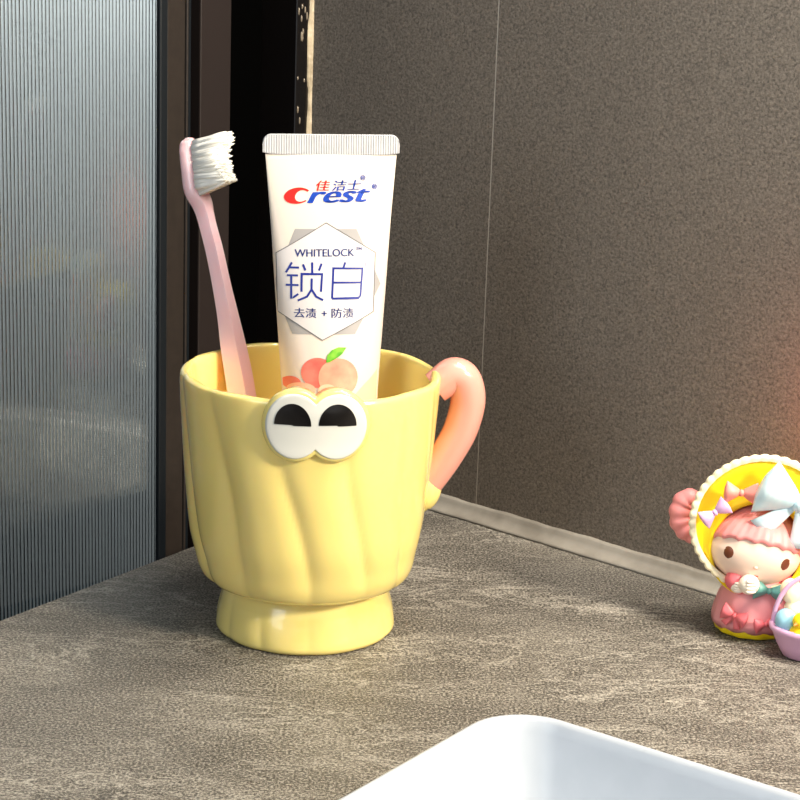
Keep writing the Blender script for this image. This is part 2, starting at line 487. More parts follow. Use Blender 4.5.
# frame: leans back a little, turned a little to the right
lean = atan2(0.017, 0.160)
MT = Matrix.Translation(TB) @ Matrix.Rotation(radians(-0.17), 4, 'Y') @ Matrix.Rotation(radians(11), 4, 'Z') @ Matrix.Rotation(-lean, 4, 'X')
tp = thing('toothpaste_tube', 'white squeezed toothpaste tube with blue lettering and peach print, standing in the yellow mug', 'toothpaste tube', TB)
M_tube = mat('pearly_tube', srgb(212, 206, 194), 0.28, 0.5, coat=0.2, noise=(28, srgb(212, 196, 190), 0.8))
M_crimp = mat('silver_crimp', srgb(182, 183, 186), 0.35, noise=(200, srgb(168, 168, 172), 0.5))
def tube_sec(z, n=72):
    w, t = lin(WT, z), lin(TT, z)
    out = []
    for k in range(n):
        a = 2 * pi * k / n
        out.append(Vector((w * cos(a), t * sin(a) * (abs(sin(a)) ** 0.12 if sin(a) else 1), z)))
    return out
rows = [tube_sec(0.030 + (Zc - 0.030) * i / 60) for i in range(61)]
sh = [[Vector((v.x * q_, v.y * q_, zz)) for v in tube_sec(0.030)] for q_, zz in ((0.55, 0.0215), (0.8, 0.0235), (0.95, 0.0262))]
obj('tube_body', grid(sh + rows, True, True, True), M_tube, tp, M=MT)
# crimped end, rounded top corners, fine vertical ribs
bm = bmesh.new()
NX = 220; hw = 0.0252
def crimp_top(x):
    d = hw - abs(x); rr = 0.0032
    return HC_ - (rr - sqrt(max(rr * rr - (rr - d) ** 2, 0))) if d < rr else HC_
rows = []
for side in (0, 1):
    pass
cols = []
for i in range(NX + 1):
    x = -hw + 2 * hw * i / NX
    rib = 0.00018 * (1 if (i // 2) % 2 else 0)
    zt = crimp_top(x); zb = Zc - 0.0002 + 0.0008 * (abs(x) / hw) ** 8
    y = 0.00085 + rib
    cols.append([Vector((x, -y * 0.9, zb)), Vector((x, -y, zb + 0.0004)), Vector((x, -y, zt - 0.0004)), Vector((x, -y * 0.5, zt)), Vector((x, y * 0.5, zt)), Vector((x, y, zt - 0.0004)), Vector((x, y, zb + 0.0004)), Vector((x, y * 0.9, zb))])
obj('crimp', grid(cols, True, True, True), M_crimp, tp, M=MT, smooth=False, label='ribbed silver-grey crimped end')
# cap standing on the mug floor
rows = [[Vector((r_ * cos(2 * pi * k / 48), r_ * sin(2 * pi * k / 48), z)) for k in range(48)] for r_, z in ((0.0125, 0.0006), (0.0148, 0.001), (0.0155, 0.0026), (0.0150, 0.0205), (0.0140, 0.0212), (0.0092, 0.0214))]
obj('cap', grid(rows, True, True, True), mat('white_cap', srgb(240, 240, 240), 0.3), tp, M=MT)

# ---- printing, laid on the front of the tube
KX = 0.0003775
def art(px, py):
    """label grid: px, py are label units (about 0.37 mm); returns x, z on the flattened label"""
    px += 0.1; py -= 1.3
    cxl = 331 + (328.3 - 331) * (py - 134) / 260
    z = HT - (py - 134) * 0.000378
    for _ in range(3):
        z = HT - (py - 134) * 0.000378 + lin(TT, z) * 0.9 * sin((py + 150) / 1940 - 0.1) + 0.0
    return ((px - cxl) * KX - lin(TT, z) * 0.13, z)
def on_tube(x, z, off):
    w, t = lin(WT, z), lin(TT, z)
    x = max(-0.985 * w, min(0.985 * w, x)); a = math.acos(x / w)
    s = sin(a); y = -t * s * (s ** 0.12)
    return Vector((x, y - off, z))
def decal(name, bm, m, off, parent=tp, label=None, cutx=0.0008):
    """bm: flat mesh in (x, 0, z); cut fine, wrapped to the tube"""
    xs = [v.co.x for v in bm.verts]; zs = [v.co.z for v in bm.verts]
    x = min(xs) + cutx
    while x < max(xs):
        bmesh.ops.bisect_plane(bm, geom=bm.verts[:] + bm.edges[:] + bm.faces[:], plane_co=(x, 0, 0), plane_no=(1, 0, 0), dist=1e-7); x += cutx
    z = min(zs) + 0.002
    while z < max(zs):
        bmesh.ops.bisect_plane(bm, geom=bm.verts[:] + bm.edges[:] + bm.faces[:], plane_co=(0, 0, z), plane_no=(0, 0, 1), dist=1e-7); z += 0.002
    for v in bm.verts: v.co = on_tube(v.co.x, v.co.z, off)
    bmesh.ops.recalc_face_normals(bm, faces=bm.faces)
    for fc in bm.faces:
        fc.normal_update()
        if fc.normal.y > 0: fc.normal_flip()
    return obj(name, bm, m, parent, smooth=True, label=label, M=MT)
def poly(pts, bm=None):
    bm = bm or bmesh.new()
    vs = [bm.verts.new((x, 0, z)) for x, z in (art(*p) for p in pts)]
    bm.faces.new(vs); return bm
def ring_line(pts, w, bm=None):
    """closed thin outline"""
    bm = bm or bmesh.new(); n = len(pts)
    cx = sum(p[0] for p in pts) / n; cy = sum(p[1] for p in pts) / n
    inn = [(cx + (p[0] - cx) * (1 - w), cy + (p[1] - cy) * (1 - w)) for p in pts]
    A = [bm.verts.new((x, 0, z)) for x, z in (art(*p) for p in pts)]
    B = [bm.verts.new((x, 0, z)) for x, z in (art(*p) for p in inn)]
    for i in range(n): bm.faces.new((A[i], A[(i + 1) % n], B[(i + 1) % n], B[i]))
    return bm
def stroke(bm, pts, w):
    """polyline of label units with width w as joined quads"""
    n = len(pts)
    L_, R_ = [], []
    for i in range(n):
        a = Vector(pts[max(i - 1, 0)]); b = Vector(pts[min(i + 1, n - 1)]); p = Vector(pts[i])
        d = (b - a).normalized(); nn = Vector((-d.y, d.x))
        if 0 < i < n - 1:
            d1 = (p - a).normalized(); k = 1 / max(0.5, d.dot(d1))
        else: k = 1
        L_.append(p + nn * w / 2 * k); R_.append(p - nn * w / 2 * k)
    A = [bm.verts.new((x, 0, z)) for x, z in (art(*p) for p in L_)]
    B = [bm.verts.new((x, 0, z)) for x, z in (art(*p) for p in R_)]
    for i in range(n - 1): bm.faces.new((A[i], A[i + 1], B[i + 1], B[i]))
def text_mesh(body, x0, x1, y0, y1, shear=0.0, thick=0.0, slope=0.0, bm=None, bold=0.0):
    if bold:
        bm = bm or bmesh.new()
        for k in range(-1, 2):
            text_mesh(body, x0 + bold * (k + 1) / 2, x1 - bold * (1 - k) / 2, y0, y1, shear, 0.0, slope, bm)
        return bm
    """text fitted into label box x0..x1, y0 (top)..y1 (bottom)"""
    c = bpy.data.curves.new('t', 'FONT'); c.body = body; c.shear = shear; c.offset = thick; c.resolution_u = 4
    o = bpy.data.objects.new('t', c); COL.objects.link(o); bpy.context.view_layer.update()
    me = bpy.data.meshes.new_from_object(o)
    bpy.data.objects.remove(o); bpy.data.curves.remove(c)
    b2 = bmesh.new(); b2.from_mesh(me); bpy.data.meshes.remove(me)
    xs = [v.co.x for v in b2.verts]; ys = [v.co.y for v in b2.verts]
    ax, bx, ay, by = min(xs), max(xs), min(ys), max(ys)
    for v in b2.verts:
        t = (v.co.x - ax) / (bx - ax); px = x0 + (x1 - x0) * t
        py = y1 - (y1 - y0) * (v.co.y - ay) / (by - ay) - slope * (px - x0)
        x, z = art(px, py); v.co = Vector((x, 0, z))
    if bm is None: return b2
    t_ = bpy.data.meshes.new('t'); b2.to_mesh(t_); b2.free(); bm.from_mesh(t_); bpy.data.meshes.remove(t_)
    return bm
def ink(name, c, rough=0.35, **k): return mat(name, c, rough, 0.4, **k)
I_blue = ink('blue_ink', srgb(14, 36, 128)); I_navy = ink('navy_ink', srgb(26, 44, 112)); I_red = ink('red_ink', srgb(214, 30, 22)); I_logo = ink('logo_blue', srgb(8, 62, 170))
I_grey = ink('silver_ink', srgb(152, 150, 150)); I_line = ink('grey_line', srgb(100, 100, 104)); I_face = ink('pale_panel', srgb(200, 197, 199))
hexA = [(325, 223), (374.4, 252.5), (372.5, 311.6), (320.6, 339), (279.2, 311.6), (277, 253)]
hexB = [(295, 229.4), (355, 229.4), (380, 284), (353, 333), (292.4, 333), (274, 285)]
decal('back_hexagon', poly(hexB), I_grey, 0.00010, label='silver-grey hexagon print')
decal('front_hexagon', poly(hexA), I_face, 0.00018, label='pale hexagon print')
decal('hexagon_outline', ring_line(hexA, 0.016), I_line, 0.00026)
# brand word: big red C, blue letters
bm = bmesh.new()
Cc = []
N_ = 30
def cpt(a, rx, ry, ox=0, oy=0): return (297.5 + ox + rx * cos(a), 197.2 + oy - ry * sin(a))
A_, B_ = [], []
for i in range(N_ + 1):
    a = radians(38) + (radians(322) - radians(38)) * i / N_
    s = i / N_
    A_.append(cpt(a, 12.8, 8.0)); 
    B_.append(cpt(a, 8.2 - 2.6 * sin(pi * s), 6.4 - 1.6 * sin(pi * s), 2.2 + 1.2 * sin(pi * s), 0.2))
def sh_(p): return (p[0] + (197 - p[1]) * 0.25, p[1])
va = [bm.verts.new((x, 0, z)) for x, z in (art(*sh_(p)) for p in A_)]
vb = [bm.verts.new((x, 0, z)) for x, z in (art(*sh_(p)) for p in B_)]
for i in range(N_): bm.faces.new((va[i], va[i + 1], vb[i + 1], vb[i]))
decal('logo_initial', bm, I_red, 0.0002, label='red letter C')
bm = text_mesh('rest', 306.5, 369, 191.6, 204.6, shear=0.35, slope=0.03, bold=2.3)
decal('logo_lettering', bm, I_logo, 0.0002, label='blue lettering rest')
decal('logo_character', text_mesh('\u4f73', 315.5, 329, 182.3, 192.4, shear=0.2, bold=0.5), I_red, 0.0002, label='red Chinese character')
bm = text_mesh('\u6d01\u58eb', 331, 360, 182.3, 192.4, shear=0.2, slope=0.03, bold=0.5)
decal('logo_characters', bm, I_logo, 0.0002, label='blue Chinese characters')
bm = text_mesh('\u00ae', 359, 364, 177.0, 182.0, bold=0.3); text_mesh('\u00ae', 370.5, 375.5, 185.5, 190.5, bm=bm, bold=0.3)
decal('registered_marks', bm, I_logo, 0.0002)
bm = text_mesh('WHITELOCK', 294.5, 352.5, 249.3, 256.6, slope=0.01, bold=0.35); text_mesh('TM', 354, 360, 247.3, 250.2, bm=bm, bold=0.4)
decal('product_lettering', bm, I_navy, 0.0003, label='WHITELOCK lettering in thin navy capitals')
# large characters drawn stroke by stroke
bm = bmesh.new()
def S(*pts, w=2.0): stroke(bm, [(275 + p[0] / 8.0, 255 + p[1] / 8.0) for p in pts], w)
S((136, 58), (112, 104), (92, 138)); S((122, 98), (190, 98)); S((100, 160), (182, 160)); S((92, 236), (186, 236)); S((132, 160), (132, 345), (150, 332), (184, 306))
S((220, 72), (238, 120)); S((290, 56), (290, 146)); S((362, 66), (342, 120)); S((208, 288), (210, 148), (366, 148), (356, 286)); 
S((286, 182), (284, 268), (250, 325), (180, 358)); S((284, 268), (320, 325), (372, 352))
S((548, 56), (532, 100)); S((442, 340), (454, 102), (686, 106), (668, 320), (652, 338), (442, 340)); S((452, 214), (676, 216)); S((712, 60), (706, 108), w=0.5)
decal('large_characters', bm, I_blue, 0.0003, label='two large thin blue Chinese characters')
bm = text_mesh('\u53bb\u6e0d', 294, 315, 307.0, 316.5, bold=0.35); text_mesh('+', 320.0, 325, 309.6, 314.6, bm=bm, bold=0.4); text_mesh('\u9632\u6e0d', 329.5, 351.5, 307.0, 316.5, bold=0.35, bm=bm)
decal('small_characters', bm, I_navy, 0.0003, label='small blue Chinese characters with a plus sign')
# peach print
def blob(cx, cy, rx, ry, n=36, rot=0.0, a0=0, a1=360):
    out = []
    for k in range(n):
        a = radians(a0 + (a1 - a0) * k / (n if a1 - a0 >= 360 else n - 1))
        x, y = rx * cos(a), ry * sin(a)
        out.append((cx + x * cos(rot) - y * sin(rot), cy + x * sin(rot) + y * cos(rot)))
    return out
pk = ink('peach_print', srgb(236, 158, 132), noise=(160, srgb(224, 118, 102), 0.7))
pk2 = ink('peach_red_print', srgb(216, 86, 78), noise=(160, srgb(228, 128, 110), 0.8))
pk3 = ink('peach_flesh_print', srgb(238, 190, 160), noise=(160, srgb(232, 168, 142), 0.8))
decal('peach_print', poly(blob(336, 376, 19.5, 19.5)), pk, 0.00030, label='printed peach')
decal('peach_lobe_print', poly(blob(316, 371, 15.5, 15, rot=0.0)), pk2, 0.00018, label='darker red lobe of the printed peach')
decal('peach_slice_print', poly(blob(292, 382, 8.5, 6.5)), pk2, 0.00036)
decal('peach_flesh_print', poly(blob(301, 388, 13, 7)), pk3, 0.00042)
decal('peach_flesh_print', poly(blob(325, 389, 9, 7)), pk3, 0.00042)
lf = [(324, 360.5), (325, 353.5), (330, 348), (336, 345.5), (344, 345.8), (340, 352), (333, 357), (327, 360.5)]
decal('leaf_print', poly(lf), ink('leaf_green_ink', srgb(62, 146, 24), noise=(300, srgb(130, 190, 60), 0.9)), 0.00048, label='green leaf print')
sw = [(353, 393), (362, 384), (371, 376.5), (377.5, 370), (377, 400), (352, 400)]
decal('swoosh_print', poly(sw), ink('apricot_ink', srgb(222, 184, 156)), 0.00018)

# ------------------------------------------------------------------ toothbrush
def pt(px, py, y):                        # helper used once to lay out the brush centre line in millimetre space
    d = f + r2 * ((px - 400) / 1940) - u2 * ((py - 400) / 1940)
    return CAMP + d * ((y - CAMP.y) / d.y)
ctrl = [(-0.0200, -0.0020, 0.0262)]
for px, py, y in ((246.5, 440, 0.014), (241.5, 393, 0.021), (230.5, 330, 0.028), (216.5, 260, 0.036), (208.5, 228, 0.040), (202.5, 205, 0.043), (195, 189, 0.0445), (192.5, 170, 0.046), (190.5, 150, 0.048), (189.5, 138, 0.049)):
    ctrl.append(tuple(round(c, 5) for c in pt(px, py, y)))
sp = cr(ctrl, 10)
tb = thing('toothbrush', 'pink toothbrush with white bristles leaning left in the yellow mug', 'toothbrush', Vector(ctrl[0]) + Vector((0, 0, -0.002)))
# arc length
L_ = [0.0]
for a, b in zip(sp, sp[1:]): L_.append(L_[-1] + (b - a).length)
LT = L_[-1]
HEAD = LT - 0.0235
BN = Vector((cos(radians(22)), -sin(radians(22)), 0.0))     # way the bristles point
a_tab = [(0, 0.0042), (0.006, 0.0060), (0.065, 0.0059), (0.112, 0.0038), (HEAD - 0.004, 0.0036), (HEAD + 0.004, 0.0031), (LT - 0.003, 0.0031), (LT - 0.001, 0.0024), (LT, 0.0012)]
b_tab = [(0, 0.0034), (0.006, 0.0048), (0.08, 0.0046), (HEAD - 0.045, 0.0034), (HEAD - 0.010, 0.0030), (HEAD + 0.004, 0.0054), (LT - 0.006, 0.0056), (LT - 0.002, 0.0045), (LT, 0.0018)]
rows = []
hexs = [(1, 0.0), (0.62, 0.95), (-0.62, 0.95), (-1, 0.0), (-0.62, -0.95), (0.62, -0.95)]
def hexpt(k, n):
    t = 6 * k / n; i = int(t) % 6; ft = t - int(t)
    a, b = hexs[i], hexs[(i + 1) % 6]
    return (a[0] + (b[0] - a[0]) * ft, a[1] + (b[1] - a[1]) * ft)
for i, p in enumerate(sp):
    T = (sp[min(i + 1, len(sp) - 1)] - sp[max(i - 1, 0)]).normalized()
    Nn = (BN - T * BN.dot(T)).normalized(); B = T.cross(Nn)
    s = L_[i]; a_, b_ = lerp_tab(a_tab, s), lerp_tab(b_tab, s)
    q_ = min(1, max(0, (s - (HEAD - 0.012)) / 0.014))
    row = []
    n = 36
    for k in range(n):
        an = 2 * pi * k / n
        hx = hexpt(k, n)
        ca, sa = cos(an), sin(an)
        se = (math.copysign(abs(ca) ** 0.5, ca), math.copysign(abs(sa) ** 0.7, sa))
        x = hx[0] * (1 - q_) + se[0] * q_; y = hx[1] * (1 - q_) + se[1] * q_
        row.append(p + Nn * (a_ * x) + B * (b_ * y))
    rows.append(row)
M_brush = mat('pink_plastic', srgb(246, 202, 208), 0.18, 0.5, sss=0.5, sss_r=(0.006, 0.004, 0.004), coat=0.4)
obj('handle', grid(rows, True, True, True), M_brush, tb, angle=32)
# bristle tufts
bm = bmesh.new()
rnd = random.Random(3)
nl_, nw = 10, 4
for i in range(nl_):
    s = HEAD + 0.0015 + (LT - HEAD - 0.004) * i / (nl_ - 1)
    j = min(range(len(L_)), key=lambda q_: abs(L_[q_] - s))
    p = sp[j]; T = (sp[min(j + 1, len(sp) - 1)] - sp[j - 1]).normalized()
    Nn = (BN - T * BN.dot(T)).normalized(); B = T.cross(Nn)
    lim = 0.0043 if 0 < i < nl_ - 1 else 0.003
    for w_ in range(nw):
        off = -lim + 2 * lim * w_ / (nw - 1)
        base = p + Nn * 0.0030 + B * off
        Ln = 0.0120 + 0.0008 * sin(i * 0.9) + (0.0010 if i >= nl_ - 2 else 0)
        rows = []
        tl = base + Nn * (Ln * 0.84) + T * ((i - 4.5) * 0.00028)
        for t_, rf in ((0, 1), (0.3, 1.0), (0.7, 1.02), (0.9, 0.95), (1.0, 0.6)):
            c = base + (tl - base) * t_
            rows.append([c + (T * cos(2 * pi * k / 14) + B * sin(2 * pi * k / 14)) * 0.00125 * rf * (1 + 0.10 * cos(7 * 2 * pi * k / 14)) for k in range(14)])
        grid(rows, True, True, True, bm)
        for h_ in range(9):
            jb = Vector((0, 0, 0)) + T * rnd.uniform(-0.0009, 0.0009) + B * rnd.uniform(-0.0009, 0.0009)
            tip = base + jb * 1.3 + Nn * (Ln + rnd.uniform(-0.0012, 0.0006)) + T * (0.0006 + rnd.uniform(-0.0005, 0.0005) + (i - 4.5) * 0.0003) + B * rnd.uniform(-0.0004, 0.0004)
            rr = 0.00058
            rows = []
            ax = (tip - base - jb).normalized(); o1 = ax.orthogonal().normalized(); o2 = ax.cross(o1)
            for t_, rf in ((0, 1), (0.75, 1.05), (0.93, 0.7), (1, 0.12)):
                c = base + jb + (tip - base - jb) * t_
                rows.append([c + (o1 * cos(2 * pi * k / 6) + o2 * sin(2 * pi * k / 6)) * rr * rf for k in range(6)])
            grid(rows, True, True, True, bm)
M_br = bpy.data.materials.new('white_bristle'); M_br.use_nodes = True
_n = M_br.node_tree; _o = _n.nodes['Material Output']; _n.nodes.remove(_n.nodes['Principled BSDF'])
_d = _n.nodes.new('ShaderNodeBsdfDiffuse'); _t = _n.nodes.new('ShaderNodeBsdfTranslucent'); _m = _n.nodes.new('ShaderNodeMixShader')
_d.inputs['Color'].default_value = _t.inputs['Color'].default_value = (0.98, 0.97, 0.92, 1); _m.inputs['Fac'].default_value = 0.15
_n.links.new(_d.outputs[0], _m.inputs[1]); _n.links.new(_t.outputs[0], _m.inputs[2]); _n.links.new(_m.outputs[0], _o.inputs['Surface'])
obj('bristles', bm, M_br, tb, kind='stuff', label='white jagged bristles')

# ------------------------------------------------------------------ basin
RC = Vector((0.0662, -0.1842, 0.0))          # outer corner of the rim (before rounding)
UR = Vector((cos(radians(-35.5)), sin(radians(-35.5)), 0)); VR = Vector((-cos(radians(54.6)), -sin(radians(54.6)), 0))
def rrect(inset, rad, z, lx=0.34, ly=0.25, n=14):
    out = []; rad = max(rad - 0.0045, 0.004)
    cs = [((inset + rad), (inset + rad), 180), ((lx - inset - rad), (inset + rad), 270), ((lx - inset - rad), (ly - inset - rad), 0), ((inset + rad), (ly - inset - rad), 90)]
    for cx, cy, a0 in cs:
        for k in range(n + 1):
            a = radians(a0 + 90 * k / n)
            out.append(RC + UR * (cx + rad * cos(a)) + VR * (cy + rad * sin(a)) + Vector((0, 0, z)))
    return out
ZR = 0.05
rows = [rrect(0.020, 0.016, 0.0), rrect(0.0165, 0.018, 0.0006), rrect(0.014, 0.019, 0.003), rrect(0.002, 0.022, ZR - 0.006), rrect(0.0, 0.0225, ZR - 0.0040), rrect(-0.0004, 0.023, ZR - 0.0016), rrect(0.0, 0.0225, ZR - 0.0004),
        rrect(0.0008, 0.022, ZR), rrect(0.0018, 0.021, ZR - 0.0002), rrect(0.0026, 0.0205, ZR - 0.0012), rrect(0.0032, 0.020, ZR - 0.004), rrect(0.014, 0.017, 0.010), rrect(0.017, 0.015, 0.0050), rrect(0.024, 0.010, 0.0030)]
bas = obj('washing_basin', grid(rows, True, True, True), mat('white_basin_plastic', srgb(186, 192, 200), 0.3, 0.5, noise=(120, srgb(180, 187, 195), 0.6)))
bas['label'] = 'white plastic basin with a rounded corner at the front of the counter'; bas['category'] = 'basin'

# ------------------------------------------------------------------ doll figurine
DB = Vector((0.1712, 0.0100, 0.0))
doll = thing('doll_figurine', 'small painted doll figurine in yellow frilled bonnet and pink dress', 'figurine', DB)
KD = 0.000362
def D(px, py, y=0.0):                     # doll grid -> world, origin between the feet
    z = (628 - py) * 0.0004 - y * 0.26 + (px - 750) * KD * 0.035
    return DB + Vector(((px - 750) * KD - 0.079 * z, y, z))
P_yel = mat('yellow_paint', srgb(252, 226, 30), 0.4, noise=(90, srgb(250, 212, 20), 0.5))
P_cream = mat('cream_paint', srgb(250, 240, 206), 0.45)
P_pink = mat('pink_paint', srgb(238, 150, 150), 0.42)
P_dress = mat('dress_pink_paint', srgb(232, 158, 164), 0.45, noise=(60, srgb(224, 140, 148), 0.6))
P_rose = mat('rose_paint', srgb(226, 112, 122), 0.42)
P_skin = mat('skin_paint', srgb(250, 222, 206), 0.4, sss=0.1)
P_hand = mat('ivory_paint', srgb(246, 236, 222), 0.4)
P_brown = mat('brown_paint', srgb(110, 58, 34), 0.3)
P_teal = mat('teal_paint', srgb(96, 158, 152), 0.42)
P_coral = mat('coral_paint', srgb(244, 150, 138), 0.42)
P_lilac = mat('lilac_paint', srgb(222, 178, 222), 0.42)
P_sky = mat('sky_paint', srgb(176, 222, 240), 0.4, noise=(70, srgb(236, 246, 250), 0.9))
P_egg = mat('blue_egg_paint', srgb(150, 202, 226), 0.4)
P_lav = mat('lavender_paint', srgb(214, 170, 206), 0.4)

# dress (bell), underskirt, base
def bell(tab, n=72, flute=0.0, fz=0.0, nf=12, c=(750, 628), zoff=0):
    rows = []
    cc = DB.copy()
    for z, rx, ry in tab:
        row = []
        for k in range(n):
            a = 2 * pi * k / n
            q_ = 1 + flute * cos(nf * a) * max(0, 1 - z / 0.02)
            dz = fz * abs(sin(nf * a / 2)) if z < 0.0045 + zoff else 0
            row.append(Vector((cc.x + rx * q_ * cos(a), cc.y + ry * q_ * sin(a), cc.z + z - dz)))
        rows.append(row)
    return grid(rows, True, True, True)
obj('underskirt', bell([(0.0002, 0.0120, 0.0110), (0.0012, 0.0142, 0.0128), (0.0040, 0.0150, 0.0135), (0.0065, 0.0135, 0.012)], flute=0.02), P_yel, doll, label='yellow hem under the dress')
obj('dress', bell([(0.0050, 0.0138, 0.0124), (0.0044, 0.0157, 0.0141), (0.0062, 0.0158, 0.0142), (0.0100, 0.0152, 0.0136), (0.0150, 0.0138, 0.0124), (0.0200, 0.0115, 0.0104), (0.0240, 0.0092, 0.0086), (0.0275, 0.0075, 0.0072), (0.0300, 0.0060, 0.006)],
        flute=0.03, fz=0.0014, nf=13), P_dress, doll)
# head frame, tilted to the picture's right
HC = D(752, 552, -0.016) + Vector((0, 0.015, 0))
MH = Matrix.Translation(HC) @ Matrix.Rotation(radians(9.5), 4, 'Y') @ Matrix.Rotation(radians(-4), 4, 'Z')
RH = 0.0168
bm = bmesh.new()
rows = []
for i in range(1, 32):
    ph = pi * i / 32
    row = []
    for k in range(56):
        a = 2 * pi * k / 56
        x, y, z = RH * 1.06 * sin(ph) * cos(a), RH * 0.93 * sin(ph) * sin(a), -RH * 0.90 * cos(ph)
        if z < 0: x *= 1 + 0.05 * (1 - (z / RH) ** 2)
        row.append(Vector((x, y, z)))
    rows.append(row)
head = obj('head', grid(rows, True, True, True), P_skin, doll, M=MH)
def on_head(x, z, off=0.0):
    rx = RH * 1.08; ry = RH * 0.93; rz = RH * 0.90
    q_ = max(0.02, 1 - (x / rx) ** 2 - (z / rz) ** 2)
    n_ = Vector((x / rx ** 2, -sqrt(q_) / ry, z / rz ** 2)).normalized()
    return Vector((x, -ry * sqrt(q_), z)) + n_ * off
def face_patch(cx, cz, rx, rz, off, n=28, rot=0.0, dome=0.0003):
    rows = []
    for j in range(7):
        t = j / 6 
        row = []
        for k in range(n):
            a = 2 * pi * k / n; x, z = rx * t * cos(a), rz * t * sin(a)
            row.append(on_head(cx + x * cos(rot) - z * sin(rot), cz + x * sin(rot) + z * cos(rot), off + dome * (1 - t * t)))
        rows.append(row)
    rows = rows[1:]
    return grid(rows, True, True, False)
for sx in (-1, 1):
    e_ = obj('eye', face_patch(sx * 0.0108, -0.0012, 0.0018, 0.0024, 0.0001), P_brown, head, M=MH)
    obj('cheek', face_patch(sx * 0.0125, -0.0055, 0.0020, 0.0012, 0.00005, dome=0.0001), mat('blush_paint', srgb(246, 190, 178), 0.5), head, M=MH)
# small nose of skin colour and a curved smile
obj('nose', face_patch(0.0, -0.0040, 0.0009, 0.0007, 0.0002, dome=0.0006), mat('nose_paint', srgb(244, 200, 180), 0.4), head, M=MH)
sm = [on_head(x, -0.0076 + 22 * x * x, 0.0002) for x in [(-0.0018 + 0.0036 * k / 10) for k in range(11)]]
obj('mouth', tube(sm, 0.00022, 8), mat('mouth_paint', srgb(170, 70, 60), 0.4), head, M=MH)
# hair: pink cap with fringe swept from a side parting, strand grooves
rows = []
def fringe(a):     # lowest hair latitude (z) by direction angle a; a=-90deg is the front
    d = abs(atan2(sin(a + pi / 2), cos(a + pi / 2)))
    fr = 0.0050 - 0.0035 * (d / 1.1) ** 2 if d < 1.1 else 0.0015 - (d - 1.1) * 0.010
    return max(fr, -0.0125)
nh = 120
for j in range(0, 25):
    t = j / 24
    row = []
    for k in range(nh):
        a = 2 * pi * k / nh
        zl = fringe(a) + 0.0009 * abs(sin(a * 9))
        th0 = math.acos(max(-1, min(1, zl / (RH * 0.93))))
        th = 0.03 + (th0 - 0.03) * t
        g = 1 + 0.012 * sin(a * 34 + 4 * t) * t
        off = 1.065 * g if j < 24 else 1.0
        row.append(Vector((RH * 1.06 * sin(th) * cos(a) * off, RH * 0.97 * sin(th) * sin(a) * off, RH * 0.93 * cos(th) * off)))
    rows.append(row)
obj('hair', grid(rows, True, True, False), P_pink, doll, M=MH, label='pink hair with a fringe')
# pigtail looping out at the left of the bonnet
pg_ = cr([D(700, 516, 0.009), D(690, 498, 0.010), D(681, 503, 0.010), D(678, 518, 0.009), D(684, 530, 0.008), D(694, 535, 0.008)], 8)
obj('pigtail', tube(pg_, lambda t: 0.0026 + 0.0012 * sin(pi * t) + 0.0007 * abs(sin(7 * pi * t)), 20), P_pink, doll, label='pink pigtail beside the bonnet')
# bonnet: crown behind the head, wide brim, scalloped edge
def ell(cx, cz, rx, rz, y, n=120, wob=0.0, nw_=40, ybend=0.0):
    out = []
    for k in range(n):
        a = 2 * pi * k / n
        q_ = 1 + wob * cos(nw_ * a)
        out.append(Vector((cx + rx * q_ * cos(a), y + ybend * cos(2 * a), cz + rz * q_ * sin(a))))
    return out
br = [ell(0.0004, 0.0005, 0.0168, 0.0178, -0.0062), ell(0.0004, 0.0006, 0.0178, 0.0188, -0.0076), ell(0.0004, 0.0012, 0.0186, 0.0198, -0.0070),
      ell(0.0003, 0.0040, 0.0205, 0.0215, -0.0058), ell(0.0002, 0.0080, 0.0232, 0.0232, -0.0056), ell(0.0, 0.0108, 0.0256, 0.0250, -0.0066, wob=0.004),
      ell(0.0, 0.0108, 0.0257, 0.0251, -0.0056, wob=0.004), ell(0.0002, 0.0080, 0.0232, 0.0232, -0.0040), ell(0.0003, 0.0040, 0.0205, 0.0215, -0.0035),
      ell(0.0, 0.0010, 0.0190, 0.0196, 0.0000), ell(0, 0.001, 0.0186, 0.0190, 0.006), ell(0, 0.001, 0.0165, 0.0170, 0.012), ell(0, 0.001, 0.012, 0.0125, 0.0162), ell(0, 0.001, 0.005, 0.005, 0.0182)]
bonnet = obj('bonnet', grid(br, True, False, True), P_yel, doll, M=MH)
fr_ = []
for j, (dr_, dy) in enumerate(((-0.0006, -0.0072), (0.0004, -0.0078), (0.0014, -0.0074), (0.0016, -0.0066), (0.0010, -0.0056), (-0.0006, -0.0056))):
    row = []
    n = 264
    for k in range(n):
        a = 2 * pi * k / n; sc = 0.0006 * abs(sin(22 * a)) if 0 < j < 5 else 0
        row.append(Vector((0.0 + (0.0256 + dr_ + sc) * cos(a), dy - 0.0003 * abs(sin(22 * a)), 0.0108 + (0.0250 + dr_ + sc) * sin(a))))
    fr_.append(row)
obj('frill', grid(fr_ + [fr_[0]], True), P_cream, bonnet, M=MH, label='cream scalloped frill')

